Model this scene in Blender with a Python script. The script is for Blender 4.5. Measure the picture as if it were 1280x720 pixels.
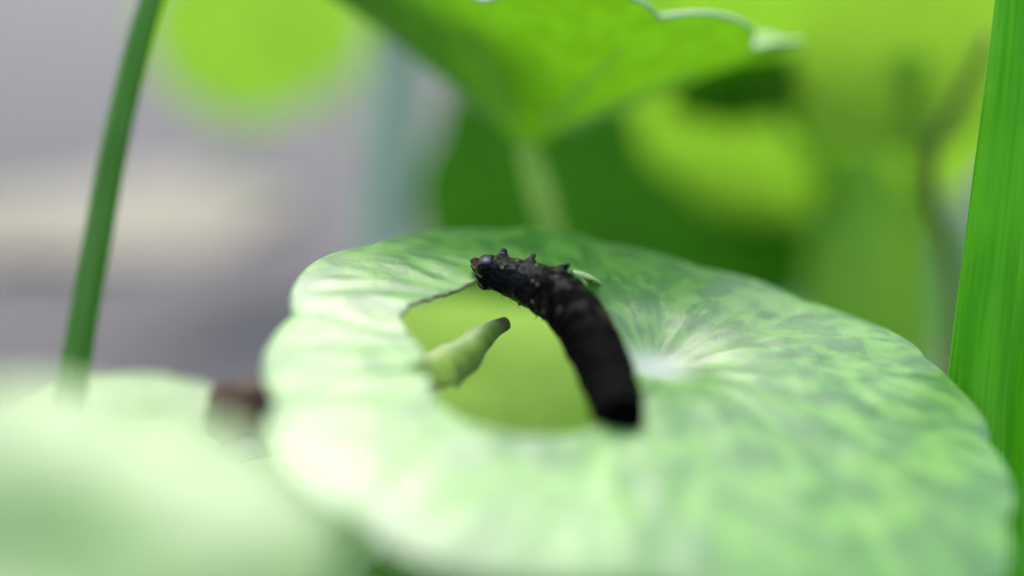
import bpy, bmesh, math, random
import numpy as np
from mathutils import Vector, Matrix, noise as mnoise

scene = bpy.context.scene
for o in list(bpy.data.objects):
    bpy.data.objects.remove(o)
col = scene.collection
MM = 0.001

# ------------------------------------------------------------------ camera
HFOV = 46.0
FPX = 640 / math.tan(math.radians(HFOV / 2))     # focal length in pixels of the 1280 wide photograph
PITCH = math.radians(18)
LEAF_H = 0.062                                   # height of the eaten leaf's centre above the ground
FOCUS = 51.0                                     # mm
APERTURE = 4.1                                   # mm across
RIGHT = np.array([1.0, 0, 0])
UP = np.array([0, math.sin(PITCH), math.cos(PITCH)])
FWD = np.array([0, math.cos(PITCH), -math.sin(PITCH)])


def camvec(v):                                   # camera-frame direction (x right, y up, z back) -> world
    return v[0] * RIGHT + v[1] * UP - v[2] * FWD


C_CAM = np.array([(825 - 640) / FPX, -(430 - 360) / FPX, -1.0]) * 48 * MM
CAM = np.array([0, 0, LEAF_H]) - camvec(C_CAM)


def at(px, py, d):                               # the point seen there, d millimetres deep
    return CAM + camvec(np.array([(px - 640) / FPX, -(py - 360) / FPX, -1.0]) * d * MM)


cam_data = bpy.data.cameras.new('camera')
cam = bpy.data.objects.new('camera', cam_data)
col.objects.link(cam)
cam.location = CAM
cam.rotation_euler = (math.pi / 2 - PITCH, 0, 0)
cam_data.sensor_width = 36
cam_data.lens = 18 / math.tan(math.radians(HFOV / 2))
cam_data.clip_start = 0.002
cam_data.clip_end = 200
cam_data.dof.use_dof = True
cam_data.dof.focus_distance = FOCUS * MM
cam_data.dof.aperture_fstop = cam_data.lens / APERTURE
scene.camera = cam

# ------------------------------------------------------------------ light
SUN_DIR = Vector((-0.08, 0.63, 0.77)).normalized()   # towards the sun: behind the plants, a little to one side
world = bpy.data.worlds.new('World')
scene.world = world
world.use_nodes = True
wn = world.node_tree.nodes
wl = world.node_tree.links
sky = wn.new('ShaderNodeTexSky')
sky.sky_type = 'NISHITA'
sky.sun_disc = False
sky.sun_elevation = math.asin(SUN_DIR.z)
sky.sun_rotation = math.atan2(SUN_DIR.x, SUN_DIR.y)
sky.dust_density = 3.0
hs = wn.new('ShaderNodeHueSaturation')
hs.inputs['Saturation'].default_value = 0.8       # overcast: most of the blue is gone
wl.new(sky.outputs[0], hs.inputs['Color'])
wl.new(hs.outputs[0], wn['Background'].inputs['Color'])
wn['Background'].inputs['Strength'].default_value = 0.15
sun_data = bpy.data.lights.new('sun', 'SUN')
sun_data.energy = 0.85
sun_data.angle = math.radians(24)
sun_data.color = (1.0, 0.98, 0.94)
sun = bpy.data.objects.new('sun', sun_data)
col.objects.link(sun)
sun.rotation_euler = SUN_DIR.to_track_quat('Z', 'Y').to_euler()
scene.view_settings.view_transform = 'Standard'
scene.view_settings.look = 'None'
scene.view_settings.gamma = 1
scene.view_settings.use_curve_mapping = False
scene.view_settings.exposure = 1.5
scene.cycles.max_bounces = 14
scene.cycles.transmission_bounces = 12
scene.cycles.diffuse_bounces = 8
scene.cycles.sample_clamp_indirect = 6


# ------------------------------------------------------------------ materials
def mat(name):
    m = bpy.data.materials.new(name)
    m.use_nodes = True
    nt = m.node_tree
    return m, nt, nt.nodes['Principled BSDF'], nt.nodes['Material Output']


def N(nt, typ, **kw):
    n = nt.nodes.new(typ)
    for k, v in kw.items():
        if k in n.inputs:
            n.inputs[k].default_value = v
        else:
            setattr(n, k, v)
    return n


def mixc(nt, fac, a, b, blend='MIX'):
    n = nt.nodes.new('ShaderNodeMix')
    n.data_type = 'RGBA'
    n.blend_type = blend
    for idx, v in ((0, fac), (6, a), (7, b)):
        if isinstance(v, (int, float)):
            n.inputs[idx].default_value = v
        elif isinstance(v, tuple):
            n.inputs[idx].default_value = (*v, 1)
        else:
            nt.links.new(v, n.inputs[idx])
    return n.outputs[2]


def ramp(nt, src, p0, p1, lo=0.0, hi=1.0):
    n = nt.nodes.new('ShaderNodeMapRange')
    n.interpolation_type = 'SMOOTHSTEP'
    for i, v in enumerate((p0, p1, lo, hi)):
        n.inputs[i + 1].default_value = v
    nt.links.new(src, n.inputs[0])
    return n.outputs[0]


def leaf_material(name, dark, light, trans, tfac=0.5, rough=0.38, spec=0.5, heart=None, fine=True, wax=0.0):
    """dark: tissue between veins, light: along veins, trans: colour of light passing each skin of the blade."""
    m, nt, b, out = mat(name)
    L = nt.links
    tc = N(nt, 'ShaderNodeTexCoord')
    vein = N(nt, 'ShaderNodeAttribute', attribute_name='vein').outputs['Fac']
    rad = N(nt, 'ShaderNodeAttribute', attribute_name='rad').outputs['Fac']
    blot = N(nt, 'ShaderNodeTexNoise', Scale=760.0, Detail=4.0, Roughness=0.5)
    L.new(tc.outputs['Object'], blot.inputs['Vector'])
    cv = N(nt, 'ShaderNodeCombineXYZ')
    for k_, nm_ in enumerate(('ray_x', 'ray_y', 'rad')):
        L.new(N_mul(nt, N(nt, 'ShaderNodeAttribute', attribute_name=nm_).outputs['Fac'], (10, 10, 7)[k_]), cv.inputs[k_])
    stk = N(nt, 'ShaderNodeTexNoise', Scale=1.0, Detail=3.0, Roughness=0.55)
    L.new(cv.outputs[0], stk.inputs['Vector'])
    bs = N(nt, 'ShaderNodeMath', operation='ADD')
    L.new(N_mul(nt, blot.outputs['Fac'], .5), bs.inputs[0])
    L.new(N_mul(nt, stk.outputs['Fac'], .5), bs.inputs[1])
    mott = bs.outputs[0]
    big = N(nt, 'ShaderNodeTexNoise', Scale=90.0, Detail=2.0)
    L.new(tc.outputs['Object'], big.inputs['Vector'])
    c = mixc(nt, ramp(nt, mott, .43, .565), dark, light)
    c = mixc(nt, ramp(nt, vein, .1, .9, 0, .3), c, tuple(min(1, x * 1.2) for x in light))
    c = mixc(nt, ramp(nt, big.outputs['Fac'], .35, .7, 0, .25), c, tuple(x * .62 for x in dark))
    vor = N(nt, 'ShaderNodeTexVoronoi', feature='DISTANCE_TO_EDGE', Scale=1100.0)
    L.new(tc.outputs['Object'], vor.inputs['Vector'])
    net = ramp(nt, vor.outputs['Distance'], .0, .12, 1, 0)
    if fine:
        c = mixc(nt, N_mul(nt, net, .05), c, tuple(min(1, x * 1.3) for x in light))
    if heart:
        c = mixc(nt, ramp(nt, rad, .0, .17, .85, 0), c, heart)  # pale centre pigment, spread wider to paint the soft hot spot too
    L.new(c, b.inputs['Base Color'])
    b.inputs['Roughness'].default_value = rough
    b.inputs['Specular IOR Level'].default_value = spec
    tr = N(nt, 'ShaderNodeBsdfTranslucent')
    tcol = mixc(nt, ramp(nt, vein, .15, .9, 0, .2), trans, tuple(x * .7 for x in trans))
    tcol = mixc(nt, ramp(nt, blot.outputs['Fac'], .3, .7, .3, 0), tcol, tuple(x * .75 for x in trans))
    L.new(tcol, tr.inputs['Color'])
    mx = N(nt, 'ShaderNodeMixShader')
    mx.inputs[0].default_value = tfac
    L.new(b.outputs[0], mx.inputs[1])
    L.new(tr.outputs[0], mx.inputs[2])
    last = mx.outputs[0]
    gl = None
    if wax:                                       # clear waxy film over the whole skin
        b.inputs['Specular IOR Level'].default_value = 0
        fr = N(nt, 'ShaderNodeFresnel', IOR=wax)
        gl = N(nt, 'ShaderNodeBsdfGlossy', Roughness=rough)
        wx = N(nt, 'ShaderNodeMixShader')
        mr = N(nt, 'ShaderNodeMapRange')
        mr.inputs[3].default_value, mr.inputs[4].default_value = .078, .22
        L.new(fr.outputs[0], mr.inputs[0])
        L.new(mr.outputs[0], wx.inputs[0])
        L.new(last, wx.inputs[1])
        L.new(gl.outputs[0], wx.inputs[2])
        last = wx.outputs[0]
    L.new(last, out.inputs['Surface'])
    if fine:
        bp = N(nt, 'ShaderNodeBump', Strength=0.1, Distance=0.00004)
        sm = N(nt, 'ShaderNodeTexNoise', Scale=2600.0, Detail=3.0)
        L.new(tc.outputs['Object'], sm.inputs['Vector'])
        add = N(nt, 'ShaderNodeMath', operation='SUBTRACT')
        L.new(sm.outputs['Fac'], add.inputs[0])
        L.new(net, add.inputs[1])
        L.new(add.outputs[0], bp.inputs['Height'])
        L.new(bp.outputs[0], b.inputs['Normal'])
        L.new(bp.outputs[0], tr.inputs['Normal'])
        if gl:
            L.new(bp.outputs[0], gl.inputs['Normal'])
    return m


def N_mul(nt, src, k):
    n = nt.nodes.new('ShaderNodeMath')
    n.operation = 'MULTIPLY'
    n.inputs[1].default_value = k
    nt.links.new(src, n.inputs[0])
    return n.outputs[0]


def stem_material(name, c1, c2, tfac=0.25, rough=0.35, streak=900.0):
    m, nt, b, out = mat(name)
    L = nt.links
    at_ = N(nt, 'ShaderNodeAttribute', attribute_name='around').outputs['Fac']
    al = N(nt, 'ShaderNodeAttribute', attribute_name='along').outputs['Fac']
    cx = N(nt, 'ShaderNodeCombineXYZ')
    L.new(at_, cx.inputs[0])
    L.new(N_mul(nt, al, .03), cx.inputs[1])
    no = N(nt, 'ShaderNodeTexNoise', Scale=streak / 60, Detail=3.0)
    L.new(cx.outputs[0], no.inputs['Vector'])
    tc = N(nt, 'ShaderNodeTexCoord')
    bl = N(nt, 'ShaderNodeTexNoise', Scale=220.0, Detail=3.0)
    L.new(tc.outputs['Object'], bl.inputs['Vector'])
    c = mixc(nt, ramp(nt, no.outputs['Fac'], .35, .65), c1, c2)
    c = mixc(nt, ramp(nt, bl.outputs['Fac'], .4, .75, 0, .4), c, tuple(x * .6 for x in c1))
    L.new(c, b.inputs['Base Color'])
    b.inputs['Roughness'].default_value = rough
    b.inputs['Specular IOR Level'].default_value = .22
    tr = N(nt, 'ShaderNodeBsdfTranslucent')
    L.new(mixc(nt, .5, c, tuple(min(1, x * 3) for x in c2)), tr.inputs['Color'])
    mx = N(nt, 'ShaderNodeMixShader')
    mx.inputs[0].default_value = tfac
    L.new(b.outputs[0], mx.inputs[1])
    L.new(tr.outputs[0], mx.inputs[2])
    L.new(mx.outputs[0], out.inputs['Surface'])
    bp = N(nt, 'ShaderNodeBump', Strength=0.3, Distance=0.00008)
    L.new(no.outputs['Fac'], bp.inputs['Height'])
    L.new(bp.outputs[0], b.inputs['Normal'])
    return m


M = {}
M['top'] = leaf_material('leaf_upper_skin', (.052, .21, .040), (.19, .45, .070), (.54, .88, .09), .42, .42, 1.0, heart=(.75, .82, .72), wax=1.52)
M['under'] = leaf_material('leaf_under_skin', (.07, .25, .02), (.16, .40, .05), (.54, .88, .10), .55, .5, .3)
M['lime_top'] = leaf_material('backlit_leaf_upper_skin', (.22, .46, .035), (.34, .60, .05), (.58, .82, .18), .55, .55, .08, fine=False)  # lighter lime skin, painting leaves lit from behind
M['lime_under'] = leaf_material('backlit_leaf_under_skin', (.20, .40, .04), (.32, .50, .10), (.58, .82, .20), .55, .5, .4, fine=False)
M['gold'] = leaf_material('sunlit_leaf_skin', (.32, .54, .05), (.42, .64, .08), (.62, .84, .2), .5, .55, .08, fine=False)  # base colour lightened so the leaf looks sunlit
M['dark_top'] = leaf_material('shade_leaf_upper_skin', (.035, .15, .012), (.08, .25, .012), (.25, .60, .03), .35, .6, .06, fine=False)  # darker skin, painting leaves that stand in shade
M['dark_under'] = leaf_material('shade_leaf_under_skin', (.05, .18, .02), (.10, .28, .015), (.25, .60, .03), .35, .6, .06, fine=False)
M['pale'] = leaf_material('faded_leaf_skin', (.20, .19, .12), (.27, .25, .18), (.3, .3, .2), .3, .6, .3, fine=False)
M['smooth'] = leaf_material('smooth_leaf_skin', (.09, .26, .035), (.20, .40, .07), (.45, .76, .12), .42, .5, .9, fine=False, wax=1.44)
M['dry'] = leaf_material('dead_leaf_skin', (.06, .03, .018), (.16, .085, .05), (.3, .14, .06), .2, .7, .2, fine=False)
M['stem'] = stem_material('leaf_stalk_skin', (.04, .15, .012), (.075, .22, .02))
M['palestem'] = stem_material('waxy_stalk_skin', (.38, .50, .34), (.50, .60, .46), .15)
M['limestem'] = stem_material('young_stalk_skin', (.20, .52, .06), (.32, .64, .10), .65)
M['brownstem'] = stem_material('withered_stalk_skin', (.08, .10, .02), (.15, .20, .04), .2)
M['thinstem'] = stem_material('thin_stalk_skin', (.07, .21, .022), (.13, .30, .05), .3)
M['cupstem'] = stem_material('cupped_leaf_stalk_skin', (.24, .48, .09), (.36, .60, .15), .5)
M['reed'] = stem_material('reed_skin', (.06, .28, .008), (.15, .46, .02), .55, .4, 900)

m, nt, b, out = mat('leaf_vein')
b.inputs['Base Color'].default_value = (.28, .48, .14, 1)
b.inputs['Roughness'].default_value = .5
M['vein'] = m
m, nt, b, out = mat('leaf_rim')
b.inputs['Base Color'].default_value = (.42, .58, .30, 1)
b.inputs['Roughness'].default_value = .4
M['rim'] = m
m, nt, b, out = mat('bitten_edge')
b.inputs['Base Color'].default_value = (.26, .27, .12, 1)
b.inputs['Roughness'].default_value = .6
M['bite'] = m

m, nt, b, out = mat('caterpillar_skin')
L = nt.links
tint = N(nt, 'ShaderNodeAttribute', attribute_name='tint')
tc = N(nt, 'ShaderNodeTexCoord')
g = N(nt, 'ShaderNodeTexNoise', Scale=4200.0, Detail=4.0, Roughness=.65)
L.new(tc.outputs['Object'], g.inputs['Vector'])
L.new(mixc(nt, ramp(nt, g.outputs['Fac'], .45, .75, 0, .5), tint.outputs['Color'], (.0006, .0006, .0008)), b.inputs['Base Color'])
gls = N(nt, 'ShaderNodeAttribute', attribute_name='gloss').outputs['Fac']
L.new(ramp(nt, gls, 0, 1, .5, .24), b.inputs['Roughness'])
L.new(ramp(nt, gls, 0, 1, .012, .09), b.inputs['Specular IOR Level'])
v = N(nt, 'ShaderNodeTexVoronoi', Scale=9000.0)
L.new(tc.outputs['Object'], v.inputs['Vector'])
h = N(nt, 'ShaderNodeMath', operation='ADD')
L.new(g.outputs['Fac'], h.inputs[0])
L.new(N_mul(nt, v.outputs['Distance'], .6), h.inputs[1])
bp = N(nt, 'ShaderNodeBump', Strength=.8, Distance=.00008)
L.new(h.outputs[0], bp.inputs['Height'])
L.new(bp.outputs[0], b.inputs['Normal'])
M['bug'] = m
m, nt, b, out = mat('caterpillar_bristle')
b.inputs['Base Color'].default_value = (.03, .025, .02, 1)
b.inputs['Roughness'].default_value = .4
M['bristle'] = m

m, nt, b, out = mat('grey_ground')
L = nt.links
tc = N(nt, 'ShaderNodeTexCoord')
n1 = N(nt, 'ShaderNodeTexNoise', Scale=9.0, Detail=3.0)
n2 = N(nt, 'ShaderNodeTexNoise', Scale=420.0, Detail=6.0, Roughness=.7)
for n_ in (n1, n2):
    L.new(tc.outputs['Object'], n_.inputs['Vector'])
c = mixc(nt, ramp(nt, n1.outputs['Fac'], .4, .62), (.068, .059, .061), (.054, .056, .059))
c = mixc(nt, ramp(nt, n2.outputs['Fac'], .3, .7, .5, 0), c, (.038, .036, .037))
L.new(c, b.inputs['Base Color'])
b.inputs['Roughness'].default_value = .85
bp = N(nt, 'ShaderNodeBump', Strength=.6, Distance=.0006)
L.new(n2.outputs['Fac'], bp.inputs['Height'])
L.new(bp.outputs[0], b.inputs['Normal'])
M['ground'] = m


# ------------------------------------------------------------------ object helpers
def mesh_obj(name, verts, faces, materials, parent=None, smooth=True, mi=None, attrs=None):
    me = bpy.data.meshes.new(name)
    me.from_pydata([tuple(map(float, v)) for v in verts], [], [tuple(f) for f in faces])
    for m_ in (materials if isinstance(materials, (list, tuple)) else [materials]):
        me.materials.append(m_)
    if smooth:
        me.polygons.foreach_set('use_smooth', [True] * len(me.polygons))
    if mi is not None:
        me.polygons.foreach_set('material_index', list(mi))
    for k, a in (attrs or {}).items():
        me.attributes.new(k, 'FLOAT', 'POINT').data.foreach_set('value', np.asarray(a, dtype=np.float32))
    me.update()
    o = bpy.data.objects.new(name, me)
    col.objects.link(o)
    if parent:
        o.parent = parent
    return o


def thing(name, label, cat, loc, group=None):
    o = bpy.data.objects.new(name, None)
    o.empty_display_size = .004
    col.objects.link(o)
    o.location = loc
    o['label'] = label
    o['category'] = cat
    if group:
        o['group'] = group
    return o


def bezier(pts, n):                              # smooth curve through the points, even where they are unevenly spaced
    P = np.array([np.asarray(p, float) for p in pts])
    dt = np.maximum(np.linalg.norm(np.diff(P, axis=0), axis=1), 1e-9) ** .6
    sl = np.diff(P, axis=0) / dt[:, None]
    m_ = np.empty_like(P)
    m_[0], m_[-1] = sl[0], sl[-1]
    for i in range(1, len(P) - 1):
        m_[i] = (sl[i - 1] * dt[i] + sl[i] * dt[i - 1]) / (dt[i] + dt[i - 1])
    outp = []
    for i in range(n + 1):
        u = i / n * (len(P) - 1)
        k = min(int(u), len(P) - 2)
        t = u - k
        outp.append((2 * t ** 3 - 3 * t * t + 1) * P[k] + (t ** 3 - 2 * t * t + t) * dt[k] * m_[k]
                    + (3 * t * t - 2 * t ** 3) * P[k + 1] + (t ** 3 - t * t) * dt[k] * m_[k + 1])
    return np.array(outp)


def frames(path):
    T = np.gradient(path, axis=0)
    T /= np.linalg.norm(T, axis=1)[:, None]
    u = np.cross(T[0], [0.31, 0.2, 0.93])
    u /= np.linalg.norm(u)
    U = []
    for t in T:
        u = u - t * (u @ t)
        u /= np.linalg.norm(u)
        U.append(u)
    U = np.array(U)
    return T, U, np.cross(T, U)


def tube(name, pts, radii, material, parent, sides=20, n=40, ridges=0, ridge_amp=0.0, wobble=.05, seed=0, flat=1.0):
    """radii in mm along the path; world points; closed ends."""
    path = bezier(pts, n)
    T, U, V = frames(path)
    rr = np.interp(np.linspace(0, 1, n + 1), np.linspace(0, 1, len(radii)), radii) * MM
    org = np.array(parent.location) if parent else np.zeros(3)
    verts, faces, ar, al = [], [], [], []
    for i in range(n + 1):
        for k in range(sides):
            a = 2 * math.pi * k / sides
            r = rr[i] * (1 + wobble * math.sin(seed + i * .37 + 2.1 * math.sin(i * .13 + seed)))
            if ridges:
                r *= 1 + ridge_amp * math.cos(ridges * a)
            verts.append(path[i] + r * (math.cos(a) * U[i] + flat * math.sin(a) * V[i]) - org)
            ar.append(abs(2 * k / sides - 1))
            al.append(i / n * 10)
    for i in range(n):
        for k in range(sides):
            k2 = (k + 1) % sides
            faces.append((i * sides + k, i * sides + k2, (i + 1) * sides + k2, (i + 1) * sides + k))
    verts += [path[0] - org, path[-1] - org]
    ar += [0, 0]
    al += [0, 10]
    s = len(verts)
    for k in range(sides):
        faces.append((s - 2, (k + 1) % sides, k))
        faces.append((s - 1, n * sides + k, n * sides + (k + 1) % sides))
    return mesh_obj(name, verts, faces, material, parent, attrs={'around': ar, 'along': al})


# ------------------------------------------------------------------ leaves
def vein_tree(seed, n_main, rim, jitter=.12):
    """Radial veins that fork twice towards the rim: list of (polyline in the unit blade, width)."""
    rnd = random.Random(seed)
    lines = []
    mains = []
    for k in range(n_main):
        a = 2 * math.pi * (k + rnd.uniform(-jitter, jitter)) / n_main
        bend = rnd.uniform(-.06, .06)

        def ray(a0, r0, r1, da, m=7):
            o_ = []
            for i in range(m):
                t = i / (m - 1)
                r = r0 + (r1 - r0) * t
                aa = a0 + da * t ** 1.2 + bend * math.sin(t * 3)
                o_.append((r * rim(aa) * math.cos(aa), r * rim(aa) * math.sin(aa)))
            return o_
        w = math.pi / n_main
        lines.append((ray(a, .0, .95, 0), .016))
        mains.append(lines[-1][0])
        for s in (-1, 1):
            f = rnd.uniform(.28, .45)
            lines.append((ray(a, f, .93, s * w * rnd.uniform(.75, 1.0)), .011))
            f2 = rnd.uniform(.55, .7)
            lines.append((ray(a, f2, .92, s * w * rnd.uniform(.3, .5)), .008))
            aa = a + s * w * .55
            f3 = rnd.uniform(.6, .75)
            lines.append((ray(aa, f3, .96, s * w * rnd.uniform(-.35, -.15)), .007))
    return lines, mains


def seg_dist(P, A, B):
    d = B - A
    t = np.clip(((P - A) @ d) / max(d @ d, 1e-12), 0, 1)
    return np.linalg.norm(P - A - t[:, None] * d, axis=1)


def basis(normal):
    n = np.asarray(normal, float)
    n /= np.linalg.norm(n)
    x = np.array([1.0, 0, 0])
    x = x - n * (x @ n)
    x /= np.linalg.norm(x)
    return x, np.cross(n, x), n


def in_poly(P, poly):
    x, y = P[:, 0], P[:, 1]
    r = np.zeros(len(P), bool)
    j = len(poly) - 1
    for i in range(len(poly)):
        xi, yi = poly[i]
        xj, yj = poly[j]
        c = ((yi > y) != (yj > y)) & (x < (xj - xi) * (y - yi) / ((yj - yi) or 1e-12) + xi)
        r ^= c
        j = i
    return r


def rim_fn(lobes, depth, seed, base=None, notch=None):
    rnd = random.Random(seed)
    ph = rnd.uniform(0, 6.28)
    amps = [(k, rnd.uniform(.4, 1) * .018, rnd.uniform(0, 6.28)) for k in (2, 3, 5)]

    def plain(a):
        return 1 + sum(m_ * math.sin(k * a + p) for k, m_, p in amps) if base is None else base(a)

    def f(a):
        s = (math.sin(lobes * (a + .06 * math.sin(3 * a + ph)) / 2 + ph) ** 2 + .004) ** .275
        return (1 - depth + depth * s) * plain(a)
    f.plain = lambda a: plain(a) * (1 - .3 * depth)
    return f


def leaf(name, label, centre, normal, R, mats, shape, seed=1, lobes=11, depth=.07, rings=26, spokes=110,
         hole=None, base=None, thick=.26, petiole=None, pet_r=(.55, .6, .7), pet_mat=None, group=None,
         veins=True, vein_parts=False, bull=.0, cat='leaf', hub=True, rot=0.0):
    """A round stalked blade. centre: world point; shape(x, y, rho, ang) -> height in mm over the blade plane (x, y in mm)."""
    ex, ey, en = basis(normal)
    rim = rim_fn(lobes, depth, seed, base)
    foot = petiole[-1] if petiole is not None else centre
    root = thing(name, label, cat, tuple(foot), group)
    vlines, mains = vein_tree(seed + 7, lobes, rim)
    # polar sheet, in mm
    xs, rho, ang = [(0.0, 0.0)], [0.0], [0.0]
    for i in range(1, rings + 1):
        t = (i / rings) ** .85
        for k in range(spokes):
            a = 2 * math.pi * (k + .5 * (i % 2)) / spokes
            rt = R * t * (rim.plain(a) + (rim(a) - rim.plain(a)) * t ** 5)   # the scallops belong to the edge alone
            xs.append((rt * math.cos(a), rt * math.sin(a)))
            rho.append(t)
            ang.append(a)
    XY = np.array(xs)
    rho = np.array(rho)
    ang = np.array(ang)
    faces = [(0, 1 + k, 1 + (k + 1) % spokes) for k in range(spokes)]
    for i in range(1, rings):
        a0, b0 = 1 + (i - 1) * spokes, 1 + i * spokes
        for k in range(spokes):
            k2 = (k + 1) % spokes
            if i % 2:
                faces += [(a0 + k, b0 + k, a0 + k2), (a0 + k2, b0 + k, b0 + k2)]
            else:
                faces += [(a0 + k, b0 + k, b0 + k2), (a0 + k, b0 + k2, a0 + k2)]
    if hole is not None:
        H = np.array(hole)
        ins = in_poly(XY, H)
        keep = []
        snap = set()
        for f in faces:
            c_ = sum(ins[j] for j in f)
            if c_ == len(f):
                continue
            keep.append(f)
            snap.update(j for j in f if ins[j])
        nxt = np.roll(H, -1, axis=0)
        d_ = nxt - H
        for j in snap:
            t = np.clip(((XY[j] - H) * d_).sum(1) / (d_ * d_).sum(1), 0, 1)
            q = H + t[:, None] * d_
            XY[j] = q[np.argmin(((q - XY[j]) ** 2).sum(1))]
        faces = [f for f in keep]
    # veins
    vein = np.zeros(len(XY))
    if veins:
        U = XY / R
        for line, w in vlines:
            for si, (p, q) in enumerate(zip(line[:-1], line[1:])):
                wid = max(w * (1.25 - .6 * math.hypot(*p)), .017 if rings > 60 else 0)
                vein = np.maximum(vein, np.exp(-(seg_dist(U, np.array(p), np.array(q)) / wid) ** 2) * (1 if math.hypot(*line[0]) < .1 else min(1, (si + .25) / 3)))
    wide = np.zeros(len(XY))
    if bull:
        U = XY / R
        for line, w in vlines:
            for si, (p, q) in enumerate(zip(line[:-1], line[1:])):
                wide = np.maximum(wide, np.exp(-(seg_dist(U, np.array(p), np.array(q)) / (w * 3.2)) ** 2) * min(1, w / .011) * (1 if math.hypot(*line[0]) < .1 else min(1, (si + .25) / 3)))

    def height(x, y, r, a):
        return shape(x, y, r, a)
    Z = np.array([height(XY[i, 0], XY[i, 1], rho[i], ang[i]) for i in range(len(XY))])
    if bull:
        fade = np.clip(rho * 4, 0, 1) * np.clip((1.03 - rho) * 6, .25, 1)
        nz = np.array([mnoise.noise(Vector((x * .9 + seed, y * .9, .3))) for x, y in XY])
        Z = Z - bull * wide * fade + bull * .9 * nz * fade * (1 - wide)
    else:
        Z = Z - .06 * vein
    P3 = np.c_[XY, Z]
    # vertex normals of the sheet
    F = np.array(faces)
    fn = np.cross(P3[F[:, 1]] - P3[F[:, 0]], P3[F[:, 2]] - P3[F[:, 0]])
    vn = np.zeros_like(P3)
    for c_ in range(3):
        np.add.at(vn, F[:, c_], fn)
    ln = np.linalg.norm(vn, axis=1)
    vn[ln > 0] /= ln[ln > 0][:, None]
    th = thick * (1 + .5 * np.exp(-(rho / .12) ** 2))
    Q3 = P3 - vn * th[:, None]
    nv = len(P3)
    faces2 = [tuple(f) for f in faces] + [(f[2] + nv, f[1] + nv, f[0] + nv) for f in faces]
    mi = [0] * len(faces) + [1] * len(faces)
    # rounded edge
    cnt = {}
    for f in faces:
        for a_, b_ in ((f[0], f[1]), (f[1], f[2]), (f[2], f[0])):
            cnt[(a_, b_)] = 1
    bnd = [(a_, b_) for (a_, b_) in cnt if (b_, a_) not in cnt]
    outw = {}
    for a_, b_ in bnd:
        e = P3[b_] - P3[a_]
        o_ = np.cross(e, vn[a_])
        l_ = np.linalg.norm(o_)
        if l_ > 0:
            for j in (a_, b_):
                outw[j] = outw.get(j, 0) + o_ / l_
    extra, mid = [], {}
    for j, o_ in outw.items():
        l_ = np.linalg.norm(o_)
        mid[j] = 2 * nv + len(extra)
        extra.append((P3[j] + Q3[j]) / 2 + (o_ / l_ if l_ > 0 else 0) * th[j] * .42)
    for a_, b_ in bnd:
        if a_ in mid and b_ in mid:
            faces2 += [(b_, a_, mid[a_], mid[b_]), (mid[b_], mid[a_], a_ + nv, b_ + nv)]
            mi += [3, 3] if rho[a_] < .97 else [2, 2]
    allv = np.concatenate([P3, Q3, np.array(extra).reshape(-1, 3)])
    used = np.zeros(len(allv), bool)
    for f in faces2:
        for j in f:
            used[j] = True
    remap = np.cumsum(used) - 1
    org = np.asarray(centre) - np.asarray(foot)
    Wd = org + (allv[:, :1] * ex + allv[:, 1:2] * ey + allv[:, 2:] * en) * MM
    exi = [j for j in mid]
    va = np.concatenate([vein, vein, vein[exi] if exi else []])
    ra = np.concatenate([rho, rho, rho[exi] if exi else []])
    aa_ = np.concatenate([ang, ang, ang[exi] if exi else []])
    blade = mesh_obj('blade', Wd[used], [tuple(int(remap[j]) for j in f) for f in faces2], list(mats) + [M['rim'] if mats[0] in (M['top'], M['smooth']) else mats[1], M['bite']], root, mi=mi,
                     attrs={'vein': va[used], 'rad': ra[used], 'ray_x': np.cos(aa_)[used], 'ray_y': np.sin(aa_)[used]})

    def surf(x, y, under=False):                 # world point on the blade over (x, y) mm
        r = math.hypot(x, y) / (R * rim(math.atan2(y, x)))
        z = height(x, y, r, math.atan2(y, x)) - (thick * 1.05 + bull + .13 if under else 0)
        return np.asarray(centre) + (x * ex + y * ey + z * en) * MM
    if vein_parts:                               # ribs standing proud of the underside
        for line in mains:
            pts = [surf(R * x, R * y, True) for x, y in line[1:-1]]
            if hole is not None:
                good = [i for i, (x, y) in enumerate(line[1:-1]) if not in_poly(np.array([[R * x, R * y]]), np.array(hole) * 1.0)[0]]
                if len(good) < len(pts):
                    continue
            tube('vein', pts, (.13, .09, .04), M['vein'], root, sides=8, n=16)
            o_ = bpy.data.objects[-1] if False else None
    if petiole is not None:
        top = np.asarray(centre) + (shape(0, 0, 0, 0) - thick * .9) * en * MM
        tube('petiole', [top] + [np.asarray(p) for p in petiole], pet_r, pet_mat or M['stem'], root, sides=18, n=44, seed=seed)
    for ch in list(root.children):               # ribs belong to the blade
        if ch.name.split('.')[0] == 'vein':
            ch.parent = blade
    return root, blade, surf, (ex, ey, en)


def ground_at(p, dx=0, dy=0):
    return np.array([p[0] + dx * MM, p[1] + dy * MM, -.001])


# ------------------------------------------------------------------ the setting
bm = bmesh.new()
bmesh.ops.create_grid(bm, x_segments=60, y_segments=60, size=1.2)
for v_ in bm.verts:
    v_.co.z = .0012 * (mnoise.noise(Vector((v_.co.x * 14, v_.co.y * 14, 0))) - .6) if max(abs(v_.co.x), abs(v_.co.y)) < 1.1 else -.0015
    if max(abs(v_.co.x), abs(v_.co.y)) > 1.19:
        v_.co.x *= 40
        v_.co.y *= 40
me = bpy.data.meshes.new('ground')
bm.to_mesh(me)
bm.free()
me.materials.append(M['ground'])
me.polygons.foreach_set('use_smooth', [True] * len(me.polygons))
ground = bpy.data.objects.new('ground', me)
col.objects.link(ground)
ground['kind'] = 'structure'
ground['label'] = 'grey bare ground far below the leaves'

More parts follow.
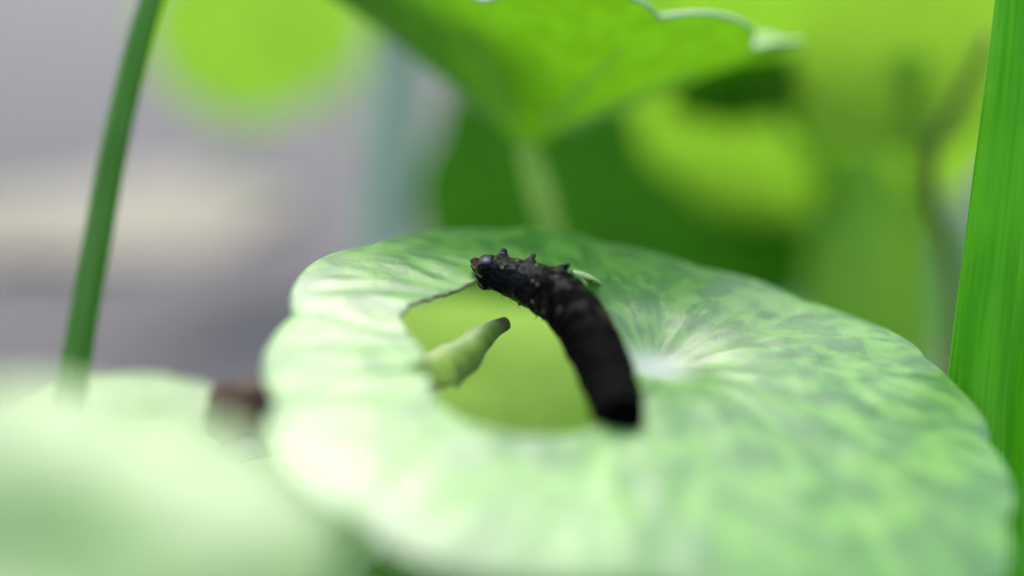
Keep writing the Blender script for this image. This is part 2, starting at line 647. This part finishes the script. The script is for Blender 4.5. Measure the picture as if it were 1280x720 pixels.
# ------------------------------------------------------------------ the eaten leaf
centre = np.array([0, 0, LEAF_H])
th_, ro_ = math.radians(24), math.radians(-10)
n_leaf = camvec(np.array([-math.cos(th_) * math.sin(ro_), math.cos(th_) * math.cos(ro_), math.sin(th_)]))
EX, EY, EN = basis(n_leaf)


def on_leaf(px, py, lift=0.0):                   # blade-plane coordinates (mm) of what the picture shows there
    d = at(px, py, 1) - CAM
    p0 = centre + EN * lift * MM
    t = ((p0 - CAM) @ EN) / (d @ EN)
    q = CAM + d * t - centre
    return np.array([q @ EX, q @ EY]) / MM


rim_px = [(345, 480), (349, 440), (362, 385), (398, 330), (450, 304), (520, 289), (620, 284), (740, 288), (830, 308), (900, 333), (1000, 363),
          (1080, 398), (1150, 438), (1186, 476), (1232, 520), (1252, 580), (1262, 650), (1236, 706), (1120, 745), (940, 742), (800, 726), (700, 710),
          (600, 698), (500, 672), (440, 640), (402, 605), (368, 560), (341, 510)]
q = np.array([on_leaf(*p) for p in rim_px])
ra, rr_ = np.arctan2(q[:, 1], q[:, 0]), np.linalg.norm(q, axis=1)
o_ = np.argsort(ra)
ra, rr_ = ra[o_], rr_[o_]
R_LEAF = float(rr_.mean())
grid = np.linspace(-math.pi, math.pi, 181)[:-1]
rg = np.interp(grid, ra, rr_, period=2 * math.pi) / R_LEAF
ker = np.exp(-(np.arange(-6, 7) / 2.2) ** 2)
ker /= ker.sum()
rg = sum(k * np.roll(rg, s) for k, s in zip(ker, range(-6, 7)))


def base_main(a):
    a = (a + math.pi) % (2 * math.pi) - math.pi
    return 1.03 * float(np.interp(a, grid, rg, period=2 * math.pi))


def shape_main(x, y, r, a):
    z = -1.1 * math.exp(-(math.hypot(x, y) / 2.6) ** 2)          # dimple over the stalk
    z += .18 * math.sin(3 * a + .6) * r * r + .12 * math.sin(7 * a) * r ** 3
    z += -.55 * max(0, r - .8) ** 2 / .04 * .55                  # rim turns down a little
    return z


hole_px = [(499, 392), (515, 379), (540, 370), (568, 362), (592, 352), (640, 338), (700, 348), (735, 372), (757, 410), (768, 455), (764, 500), (752, 528),
           (735, 539), (700, 545), (662, 546), (630, 541), (600, 532), (572, 519), (552, 508), (545, 492), (538, 470), (533, 448), (528, 430), (510, 410)]
hole = bezier([np.append(on_leaf(*p), 0) for p in hole_px + hole_px[:1]], 170)[:-1, :2]
rnd = random.Random(4)
hc = hole.mean(0)
hole = np.array([p + (p - hc) / np.linalg.norm(p - hc) * (.05 * math.sin(i * 1.3) + .04 * rnd.uniform(-1, 1)) for i, p in enumerate(hole)])
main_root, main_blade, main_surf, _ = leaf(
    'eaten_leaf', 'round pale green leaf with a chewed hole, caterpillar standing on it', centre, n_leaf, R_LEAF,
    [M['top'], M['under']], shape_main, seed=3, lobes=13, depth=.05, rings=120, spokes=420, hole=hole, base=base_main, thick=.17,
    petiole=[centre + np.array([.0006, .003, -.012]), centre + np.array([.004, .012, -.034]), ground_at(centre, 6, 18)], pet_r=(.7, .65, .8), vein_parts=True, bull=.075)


def child_mesh(name, verts, faces, materials, parent, attrs=None):
    org = np.array(main_root.location)
    return mesh_obj(name, [np.asarray(v_) - org for v_ in verts], faces, materials, parent, attrs=attrs)


# curled shred of blade left standing in the hole
M['shred'], nt, b, out = mat('shred_skin')
L = nt.links
al = N(nt, 'ShaderNodeAttribute', attribute_name='along').outputs['Fac']
ac = N(nt, 'ShaderNodeAttribute', attribute_name='around').outputs['Fac']
tc = N(nt, 'ShaderNodeTexCoord')
no = N(nt, 'ShaderNodeTexNoise', Scale=1500.0, Detail=4.0)
L.new(tc.outputs['Object'], no.inputs['Vector'])
c = mixc(nt, ramp(nt, no.outputs['Fac'], .35, .65), (.18, .34, .04), (.30, .46, .08))
c = mixc(nt, ramp(nt, ac, .12, .62, 1, 0), c, (.50, .60, .30))  # white highlight painted along the upper edge
c = mixc(nt, ramp(nt, al, .84, .95), c, (.14, .15, .035))
L.new(c, b.inputs['Base Color'])
b.inputs['Roughness'].default_value = .4
tr = N(nt, 'ShaderNodeBsdfTranslucent')
L.new(c, tr.inputs['Color'])
mx = N(nt, 'ShaderNodeMixShader')
mx.inputs[0].default_value = .3
L.new(b.outputs[0], mx.inputs[1])
L.new(tr.outputs[0], mx.inputs[2])
L.new(mx.outputs[0], out.inputs['Surface'])


def shred(name, path_pts, widths, up_dir, material, parent, fold=1.0, n=30, m_=12, thick=.2):
    path = bezier(path_pts, n)
    T = np.gradient(path, axis=0)
    T /= np.linalg.norm(T, axis=1)[:, None]
    verts, ac_, al_ = [], [], []
    ups = np.asarray(up_dir, float)
    ups /= np.linalg.norm(ups)
    for side in (0, 1):
        for i in range(n + 1):
            u = ups - T[i] * (ups @ T[i])
            u /= np.linalg.norm(u)
            s = np.cross(T[i], u)
            w = np.interp(i / n, np.linspace(0, 1, len(widths)), widths) * MM
            for k in range(m_ + 1):
                t = 2 * k / m_ - 1
                ang_ = t * 1.25 * fold
                rr0 = w * (1 - .0 * i)
                rad_ = rr0 - (thick * MM * .5 if side else 0)
                rip = 1 + .06 * math.sin(i * .9 + k)
                p = path[i] + s * math.sin(ang_) * rad_ * rip - u * (math.cos(ang_) * rad_ * rip - rr0)
                p = path[i] + s * math.sin(ang_) * rad_ * rip + u * (math.cos(ang_) * rad_ - rr0 * .6)
                verts.append(p)
                ac_.append((t + 1) / 2)
                al_.append(i / n)
    faces = []
    row = m_ + 1
    half = (n + 1) * row
    for i in range(n):
        for k in range(m_):
            a_ = i * row + k
            faces.append((a_, a_ + 1, a_ + row + 1, a_ + row))
            faces.append((half + a_ + row, half + a_ + row + 1, half + a_ + 1, half + a_))
    for i in range(n):
        for k in (0, m_):
            a_ = i * row + k
            faces.append((a_, a_ + row, half + a_ + row, half + a_))
    for i in (0, n):
        for k in range(m_):
            a_ = i * row + k
            faces.append((a_ + 1, a_, half + a_, half + a_ + 1))
    return child_mesh(name, verts, faces, material, parent, {'around': ac_, 'along': al_})


p_base = main_surf(*on_leaf(528, 462))
shred('torn_flap', [p_base, at(550, 456, 46.6), at(578, 440, 48.2), at(606, 416, 49.6), at(634, 401, 50.6)],
      (.9, .95, .9, .7, .46, .29), camvec((-.1, .25, .95)), M['shred'], main_blade, fold=1.25)
shred('torn_flap', [main_surf(*on_leaf(744, 352)), at(728, 343, 49.8), at(714, 338, 49.9)], (.3, .3, .1), camvec((.1, .9, .3)), M['shred'], main_blade, n=10, m_=8)
shred('dried_shred', [main_surf(*on_leaf(536, 480)), at(548, 484, 45.6), at(562, 478, 46.6), at(574, 468, 47.2)],
      (.3, .34, .2, .1), camvec((-.4, .8, .35)), M['dry'], main_blade, n=14, m_=8)

# ------------------------------------------------------------------ the caterpillar (one continuous body, in mm first)
spine_px = [(594, 337, 51.0, 17), (606, 339, 50.9, 23), (622, 342, 50.8, 24), (645, 349, 50.6, 29), (672, 359, 50.1, 34), (699, 373, 49.2, 37), (722, 397, 48.0, 37),
            (741, 430, 46.6, 37), (756, 463, 45.2, 37), (767, 494, 43.7, 35.5), (774, 519, 42.2, 32)]
sp = np.array([at(x, y, d) for x, y, d, _ in spine_px]) / MM
sr = np.array([w * d / FPX for _, _, d, w in spine_px]) * np.array([.92, .9, .88, .86, .87, .9, .94, .95, .95, .95, .97])
end_leaf = main_surf(*on_leaf(777, 533)) / MM
sp = np.vstack([sp, end_leaf + EN * .35])
sr = np.append(sr, .74)
NS = 150
path = bezier(list(sp), NS)
seglen = np.r_[0, np.cumsum(np.linalg.norm(np.diff(path, axis=0), axis=1))]
tot = seglen[-1]
rad = np.array([np.interp(i / NS * (len(sr) - 1), range(len(sr)), sr) for i in range(NS + 1)])
T = np.gradient(path, axis=0)
T /= np.linalg.norm(T, axis=1)[:, None]
vent = camvec((.1, .75, -.65))                    # the legs face up and away from the camera
bm = bmesh.new()


def add_tube(pth, radii, sides=24, squash=1.0):
    Tt = np.gradient(pth, axis=0)
    Tt /= np.linalg.norm(Tt, axis=1)[:, None]
    rings = []
    for i, p in enumerate(pth):
        u = vent - Tt[i] * (vent @ Tt[i])
        if np.linalg.norm(u) < .15:
            u = np.cross(Tt[i], RIGHT)
        u /= np.linalg.norm(u)
        s = np.cross(Tt[i], u)
        rings.append([bm.verts.new(p + radii[i] * (math.cos(a) * u * squash + math.sin(a) * s)) for a in np.linspace(0, 2 * math.pi, sides + 1)[:-1]])
    for r0, r1 in zip(rings[:-1], rings[1:]):
        for k in range(sides):
            bm.faces.new((r0[k], r0[(k + 1) % sides], r1[(k + 1) % sides], r1[k]))
    bm.faces.new(rings[0][::-1])
    bm.faces.new(rings[-1])


def add_ball(c_, r_, axes=None, scale=(1, 1, 1)):
    res = bmesh.ops.create_icosphere(bm, subdivisions=3, radius=1)
    A = np.eye(3) if axes is None else np.array(axes)
    for v_ in res['verts']:
        l_ = np.array(v_.co) * r_ * np.array(scale)
        v_.co = Vector(np.asarray(c_) + l_[0] * A[0] + l_[1] * A[1] + l_[2] * A[2])


# body with its rings: 12 segments, each with two fine folds
HEAD_L = .95
segs = 12
ph = np.clip((seglen - HEAD_L) / (tot - HEAD_L), 0, 1) * segs
prof = 1 + .032 * (np.abs(np.sin(math.pi * ph)) ** .6 - .6) + .014 * np.cos(6 * math.pi * ph)
body_r = rad * prof
i0 = int(np.searchsorted(seglen, HEAD_L * .8))
add_tube(path[i0:], body_r[i0:])


def local(i):
    u = vent - T[i] * (vent @ T[i])
    u /= np.linalg.norm(u)
    return T[i], u, np.cross(T[i], u)


def station(s):
    return int(np.clip(np.searchsorted(seglen, s), 1, NS - 1))


# head: two rounded lobes, mouth parts at the front
t0, u0, s0 = local(station(.55))
hp = path[station(.55)]
for sgn in (-1, 1):
    add_ball(hp + s0 * .24 * sgn - u0 * .05, .62, (t0, u0, s0), (.86, .98, .92))
add_ball(hp - t0 * .42 + u0 * .22, .36, (t0, u0, s0), (.9, .8, 1.1))
for sgn in (-1, 1):
    add_ball(hp - t0 * .66 + u0 * .34 + s0 * .15 * sgn, .17, (t0, u0, s0), (1.2, .8, .9))       # mandibles
    add_ball(hp - t0 * .52 + u0 * .2 + s0 * .46 * sgn, .09, (t0, u0, s0), (1.6, .8, .8))        # antenna stubs
# three pairs of true legs on the first three segments
leg_tips = []
for k, s in enumerate((.98, 2.15, 3.62)):
    i = station(s)
    t_, u_, s_ = local(i)
    for sgn in (-1, 1):
        b0 = path[i] + u_ * body_r[i] * .72 + s_ * sgn * body_r[i] * .42
        d1 = (u_ * .9 + s_ * sgn * .35 - t_ * (.25 if k < 2 else -.1))
        d1 /= np.linalg.norm(d1)
        d2 = (u_ * .75 + s_ * sgn * .05 - t_ * (.1 if k < 2 else -.75))
        d2 /= np.linalg.norm(d2)
        k1 = b0 + d1 * .30
        k2 = k1 + d2 * .20
        k3 = k2 + (d2 * .8 - s_ * sgn * .3) * .11
        add_tube(np.array([b0 - d1 * .25, b0, b0 + d1 * .2, k1, k1 + d2 * .04, k2, k3]), [.40, .34, .26, .17, .15, .13, .06], sides=12)
        leg_tips.append((k1, k3))
    add_ball(path[i] + u_ * body_r[i] * .62, body_r[i] * .55, (t_, u_, s_), (.55, .75, 1.25))
# dorsal and side warts in rows
warts = []
wr = random.Random(21)
for k in range(segs):
    for f in (.3, .7):
        s = HEAD_L + (k + f) * (tot - HEAD_L) / segs
        i = station(s)
        t_, u_, s_ = local(i)
        for a in (-2.6, -1.9, -1.15, 1.15, 1.9, 2.6):
            rr1 = body_r[i]
            p = path[i] + (math.cos(a) * u_ + math.sin(a) * s_) * rr1 * .985
            if wr.random() < .35:
                continue
            warts.append((p, math.cos(a) * u_ + math.sin(a) * s_))
            add_ball(p, wr.uniform(.05, .1))
# claspers that grip the leaf
t_, u_, s_ = local(NS - 2)
for sgn in (-1, 1):
    q0 = path[NS - 8] + s_ * sgn * .38
    foot = main_surf(*((lambda w_: np.array([w_ @ EX, w_ @ EY]))(q0 - centre / MM + s_ * sgn * .12))) / MM
    add_tube(np.array([q0, q0 * .6 + foot * .4, q0 * .2 + foot * .8, foot + EN * .05]), [.45, .42, .36, .40], sides=14)
me = bpy.data.meshes.new('tmp')
bm.to_mesh(me)
bm.free()
tmp = bpy.data.objects.new('tmp', me)
col.objects.link(tmp)
rm = tmp.modifiers.new('r', 'REMESH')
rm.mode = 'VOXEL'
rm.voxel_size = .042
sm_ = tmp.modifiers.new('s', 'SMOOTH')
sm_.factor = .5
sm_.iterations = 3
bpy.context.view_layer.update()
dg = bpy.context.evaluated_depsgraph_get()
bme = bpy.data.meshes.new_from_object(tmp.evaluated_get(dg))
bpy.data.objects.remove(tmp)
nv = len(bme.vertices)
co = np.empty(nv * 3, np.float32)
bme.vertices.foreach_get('co', co)
co = co.reshape(-1, 3).astype(float)
# markings, with some sheen and a glint painted in
nv0 = np.empty(nv * 3, np.float32)
bme.vertices.foreach_get('normal', nv0)
co += nv0.reshape(-1, 3) * np.array([.07 * mnoise.noise(Vector(p * 1.7)) + .035 * mnoise.noise(Vector(p * 5.0)) for p in co])[:, None]
near = np.zeros(nv, int)
bestd = np.full(nv, 1e9)
for i in range(0, NS + 1, 2):
    d_ = np.linalg.norm(co - path[i], axis=1)
    k = d_ < bestd
    bestd[k] = d_[k]
    near[k] = i
rel = co - path[near]
Tn = T[near]
un = vent - Tn * (Tn @ vent)[:, None]
un /= np.linalg.norm(un, axis=1)[:, None]
sn = np.cross(Tn, un)
aa = np.arctan2((rel * sn).sum(1), (rel * un).sum(1))
ss = seglen[near]
tint = np.tile(np.array([.0004, .0004, .0006]), (nv, 1))


def blend(mask, c_):
    global tint
    tint = tint * (1 - mask[:, None]) + np.array(c_) * mask[:, None]


nz = np.array([mnoise.noise(Vector(p * 2.2)) for p in co])
nf = np.array([mnoise.noise(Vector(p * 6.0)) for p in co])
painted_sheen = np.clip((nz + .15) * 1.6, 0, 1) * np.clip((ss - 3.6) / 1.5, 0, 1) * np.clip((7.4 - ss) / 2.6, 0, 1)  # patches of bluish sheen painted into the skin colour
blend(np.clip(painted_sheen * .8, 0, 1) * (np.abs(aa) < 1.9), (.0022, .0020, .0032))
spot_c = at(766, 400, 46.7) / MM
blend(np.clip(1.25 - np.linalg.norm(co - spot_c, axis=1) / .55, 0, 1) * np.clip(nz + .7, 0, 1), (.11, .055, .03))
hd = np.linalg.norm(co - (hp - t0 * .62 + u0 * .30 - FWD * .3), axis=1)
blend(np.clip(1.3 - hd / .34, 0, 1), (.13, .055, .02))
lat = ((co - hp) @ s0)
fro = ((co - hp) @ t0)
verl = ((co - hp) @ u0)
for sgn in (-1, 1):                               # pale lines down the face
    ln_ = np.abs(lat - sgn * (.14 + .25 * (fro + .6))) < .035
    blend((ln_ & (fro < -.1) & (fro > -.75) & (hd < 1.0)).astype(float) * .8, (.30, .24, .10))
legm = np.zeros(nv)
for a_, b_ in leg_tips:
    d_ = b_ - a_
    t = np.clip(((co - a_) @ d_) / (d_ @ d_), 0, 1)
    legm = np.maximum(legm, np.clip(1.3 - np.linalg.norm(co - a_ - t[:, None] * d_, axis=1) / .26, 0, 1))
blend(legm, (.010, .012, .019))
rnd = random.Random(9)
for p, d_ in warts:
    if rnd.random() < (.4 if np.linalg.norm(p - hp) < 3.2 else .06):
        c_ = (.45, .36, .20) if rnd.random() < .6 else (.2, .2, .24)
        blend(np.clip(1.4 - np.linalg.norm(co - p - d_ * .06, axis=1) / .06, 0, 1), c_)
blend(np.clip(1.4 - np.linalg.norm(co - (at(607, 322, 50.2) / MM), axis=1) / .2, 0, 1), (.16, .17, .24))  # pale patch painting the glint on the head
blend((nf > .38).astype(float) * np.clip((4 - ss), 0, 1) * .5, (.008, .008, .012))
foot_bug = end_leaf * MM
cat = thing('caterpillar', 'small black looper caterpillar arching over the chewed hole in the leaf', 'caterpillar', tuple(foot_bug))
bme.vertices.foreach_set('co', (co * MM - foot_bug).astype(np.float32).ravel())
bme.attributes.new('gloss', 'FLOAT', 'POINT').data.foreach_set('value', np.clip(np.maximum(np.maximum(1 - (ss - 2.2) / 2.2, legm), 2.2 * (nz + .02) * np.clip((8 - ss) / 3, 0, .8)), 0, 1).astype(np.float32))
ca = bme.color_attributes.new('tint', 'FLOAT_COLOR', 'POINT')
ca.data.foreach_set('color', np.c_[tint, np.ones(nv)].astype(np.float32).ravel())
bme.polygons.foreach_set('use_smooth', [True] * len(bme.polygons))
bme.materials.clear()
bme.materials.append(M['bug'])
bme.name = 'body'
body = bpy.data.objects.new('body', bme)
col.objects.link(body)
body.parent = cat
rnd = random.Random(2)
for j, (p, d_) in enumerate(warts):
    if j % 2 and j > 30:
        continue
    L_ = rnd.uniform(.18, .38)
    w_ = np.array([rnd.uniform(-.4, .4) for _ in range(3)])
    tube('bristle', [p * MM, (p + (d_ + w_ * .3) * L_ * .5) * MM, (p + (d_ + w_) * L_) * MM], (.016, .013, .004), M['bristle'], cat, sides=5, n=4)

# ------------------------------------------------------------------ leaves around it
def funnel(slope, curl=0.0, wave=.4, k=5, ph=0.0):
    def f(x, y, r, a):
        d = math.hypot(x, y)
        return d * math.tan(slope) - curl * r * r + wave * math.sin(k * a + ph) * r * r
    return f


def flatish(dome=-.6, wave=.4, k=4, ph=0.0):
    return lambda x, y, r, a: dome * r * r + wave * math.sin(k * a + ph) * r * r - .6 * math.exp(-(math.hypot(x, y) / 2.4) ** 2)


# cupped leaf behind, seen from beneath
cB = at(657, 176, 71)
leaf('cupped_leaf', 'bright green cupped leaf rising behind the caterpillar with thin white rim', cB, np.array([.15, .11, .98]), 14.6, [M['top'], M['under']],
     funnel(math.radians(32.0), .9, .16, 5, 1.0), seed=12, lobes=10, depth=.11, rings=50, spokes=220, thick=.24,
     petiole=[at(668, 215, 71.5), at(688, 285, 72), at(762, 480, 74), ground_at(at(762, 480, 74), 9, 9)], pet_r=(.6, .85, .8, .75, .8), pet_mat=M['cupstem'], vein_parts=True, bull=.08)

# leaf underneath, seen through the hole
cU = at(570, 465, 73)
leaf('lower_leaf', 'sunlit yellow-green leaf underneath, showing through the chewed hole', cU, camvec((.05, .90, .42)), 10.5, [M['gold'], M['gold']],
     flatish(.5, .3, 3), seed=22, lobes=11, depth=.06, rings=24, spokes=110, petiole=[cU + np.array([.001, .003, -.01]), ground_at(cU, 2, 6)])

# leaf tucked under the eaten leaf's edge
cT = at(318, 640, 45)
leaf('tucked_leaf', 'green leaf tucked under the eaten leaf beside the dead brown leaf', cT, camvec((-.10, .92, .40)), 5.4, [M['smooth'], M['smooth']],
     flatish(-.7, .2, 3), seed=25, lobes=10, depth=.06, rings=40, spokes=150, petiole=[cT + np.array([.001, .003, -.01]), ground_at(cT, 4, 8)])

cS = at(590, 800, 46)
leaf('shaded_leaf', 'dark green leaf in shade beneath the near rim of the eaten leaf', cS, camvec((.0, .9, .42)), 8.5, [M['dark_top'], M['dark_under']],
     flatish(-.4, .3, 3), seed=27, lobes=10, depth=.06, petiole=[cS + np.array([.001, .003, -.01]), ground_at(cS, 2, 6)])

# out-of-focus leaf close in front
cF = at(25, 692, 24.5)
leaf('blurred_front_leaf', 'pale mint leaf in front, wholly out of focus', cF, camvec((.10, .80, .60)), 6.3, [M['smooth'], M['smooth']],
     flatish(-.9, .4, 3, 1.0), seed=31, lobes=9, depth=.08, rings=30, spokes=120, petiole=[cF + np.array([0, .002, -.012]), ground_at(cF, -2, 6)])
cG = at(150, 520, 62)
leaf('small_low_leaf', 'small lime leaf behind the blurred front leaf at the thin stalk', cG, camvec((.05, .9, .42)), 5.5, [M['smooth'], M['smooth']],
     flatish(-.5, .2, 3), seed=33, lobes=9, petiole=[cG + np.array([0, .002, -.012]), ground_at(cG, 2, 6)])

# dead leaf
cD = at(310, 490, 58)
leaf('dead_leaf', 'curled brown dead leaf beside the edge of the eaten leaf', cD, camvec((-.2, .75, .6)), 2.7, [M['dry'], M['dry']],
     funnel(math.radians(-22), 0, .5, 3), seed=41, lobes=7, depth=.16, rings=16, spokes=70, petiole=[cD + np.array([.001, .002, -.008]), ground_at(cD, 3, 6)], pet_r=(.3, .3, .3), pet_mat=M['brownstem'])

# leaves far behind
far = [
    ('lime_far_leaf', 'glowing lime leaf hanging over the grey ground behind the cupped leaf', (335, 10, 260), (-.5, .55, -.65), 27, 'lime', (478, 190, 265)),
    ('dark_far_leaf', 'dark green leaf facing us behind the stalk of the cupped leaf', (770, 265, 125), (.0, .15, 1), 21, 'dark', None),
    ('lime_far_leaf', 'broad lime leaf between the cupped leaf and the reeds', (1040, 120, 112), (-.05, -.62, .55), 19, 'lime', None),
    ('green_far_leaf', 'mid green leaf far above the broad lime leaf', (960, -10, 170), (.05, -.5, .6), 26, 'top', None),
    ('dark_far_leaf', 'shaded dark leaf under the cupped leaf rim near the lime leaf', (950, 116, 104), (.10, -.95, .22), 8.2, 'dark', (1040, 240, 116)),
    ('pale_lime_leaf', 'pale yellow-lime leaf overlapping the broad lime leaf beside the withered stalk', (1135, 75, 92), (-.15, -.55, .75), 8.5, 'pale_lime', (1150, 260, 100)),
    ('mid_green_leaf', 'mid green leaf low behind the lime stalks', (1110, 330, 150), (.1, .3, .9), 14, 'top', None),
    ('pale_far_leaf', 'pale cream faded leaf lying low on the grey ground', (140, 265, 312), (.0, .93, .3), 46, 'pale', None),
]
for nm, lab, (px, py, d), nrm, R_, kind, via in far:
    c_ = at(px, py, d)
    mats = {'lime': [M['lime_top'], M['lime_under']], 'dark': [M['dark_top'], M['dark_under']], 'top': [M['top'], M['under']], 'pale': [M['pale'], M['pale']], 'pale_lime': [M['gold'], M['gold']]}[kind]
    if kind == 'pale':
        c_ = np.array([c_[0], c_[1], .003])
        pet, nw = [c_ + np.array([.01, .02, -.002]), c_ + np.array([.03, .05, 0])], np.array([0, 0, 1.0])
    elif via:
        v_ = at(*via)
        pet, nw = [v_, ground_at(v_, 4, 10)], camvec(nrm)
    else:
        pet, nw = [c_ + np.array([.001, .004, -.4 * c_[2]]), ground_at(c_, 4, 10)], camvec(nrm)
    leaf(nm, lab, c_, nw, R_, mats, flatish(-.04 * R_, .03 * R_, 4, px), seed=int(px), lobes=10, depth=.08,
         petiole=pet, pet_r=(.9, .9, 1.0), pet_mat=M['limestem'] if kind == 'lime' or via else M['stem'])

# ------------------------------------------------------------------ stalks
def stalk(name, label, pts, radii, material, group=None, **kw):
    t = thing(name, label, 'stalk', tuple(np.asarray(pts[-1])), group)
    tube('stem', pts, radii, material, t, n=60, sides=36, **kw)
    return t


stalk('thin_stalk', 'thin dark green bare stalk standing in front of the grey ground', [at(215, -60, 60), at(186, 10, 59.5), at(150, 150, 59), at(118, 320, 58.5), at(92, 470, 58), at(60, 700, 57.5),
      ground_at(at(60, 700, 57.5), -2, 4)], (.56, .6, .63, .68, .72, .78, .8), M['thinstem'], wobble=.03)
cW = cB + np.array([-.0092, .002, .0128])  # blade added out of view, sized to shade the cupped leaf's left lobe
leaf('waxy_stalked_shade_leaf', 'unseen leaf added to shade the cupped leaf, on a pale waxy whitish stalk behind it', cW, np.array([.05, .1, 1.0]), 10.0, [M['dark_top'], M['dark_under']],
     flatish(-.5, .3, 3), seed=51, lobes=9, petiole=[at(470, -150, 84), at(494, -40, 98), at(500, 60, 105), at(492, 150, 106), at(482, 260, 107), at(470, 380, 108), ground_at(at(470, 380, 108), -2, 6)],
     pet_r=(.8, 1.2, 1.8, 2.3, 2.5, 2.6, 2.6, 2.6), pet_mat=M['palestem'])
stalk('reed', 'thick ridged bright green reed touching the eaten leaf edge', [at(1284, -140, 49.5), at(1270, 40, 50), at(1246, 260, 50.5), at(1222, 470, 51), at(1203, 700, 51), ground_at(at(1203, 700, 51), -6, 4)],
      (.85, .95, 1.08, 1.18, 1.25, 1.25), M['reed'], ridges=7, ridge_amp=.02, wobble=.01)
stalk('reed', 'green reed behind the thick reed, paler and more upright', [at(1328, -140, 54), at(1318, 80, 54), at(1300, 330, 54), at(1281, 560, 53.5), at(1275, 760, 53), ground_at(at(1285, 760, 52), 0, 6)],
      (1.0, 1.05, 1.15, 1.25), M['reed'], ridges=7, ridge_amp=.02, wobble=.01)
for x0, x1, d, r_, nm in ((1040, 1025, 118, 2.0, 'slanting inward'), (1085, 1080, 108, 2.2, 'standing upright'), (1130, 1140, 122, 1.9, 'leaning towards the reed')):
    p1 = at(x1, 480, d)
    stalk('young_stalk', 'lime stalk below the broad lime leaf, ' + nm, [at(x0, 190, d), at((x0 + x1) / 2, 330, d), p1, ground_at(p1, 0, 5)], (r_ * .8, r_, r_), M['limestem'])
stalk('withered_stalk', 'bent brownish withered stalk beside the reed', [at(1236, 45, 74), at(1205, 110, 76), at(1168, 180, 78), at(1163, 240, 79), at(1185, 310, 80), at(1195, 420, 81), ground_at(at(1195, 420, 81), 2, 5)],
      (.3, .4, .5, .5, .6), M['brownstem'])
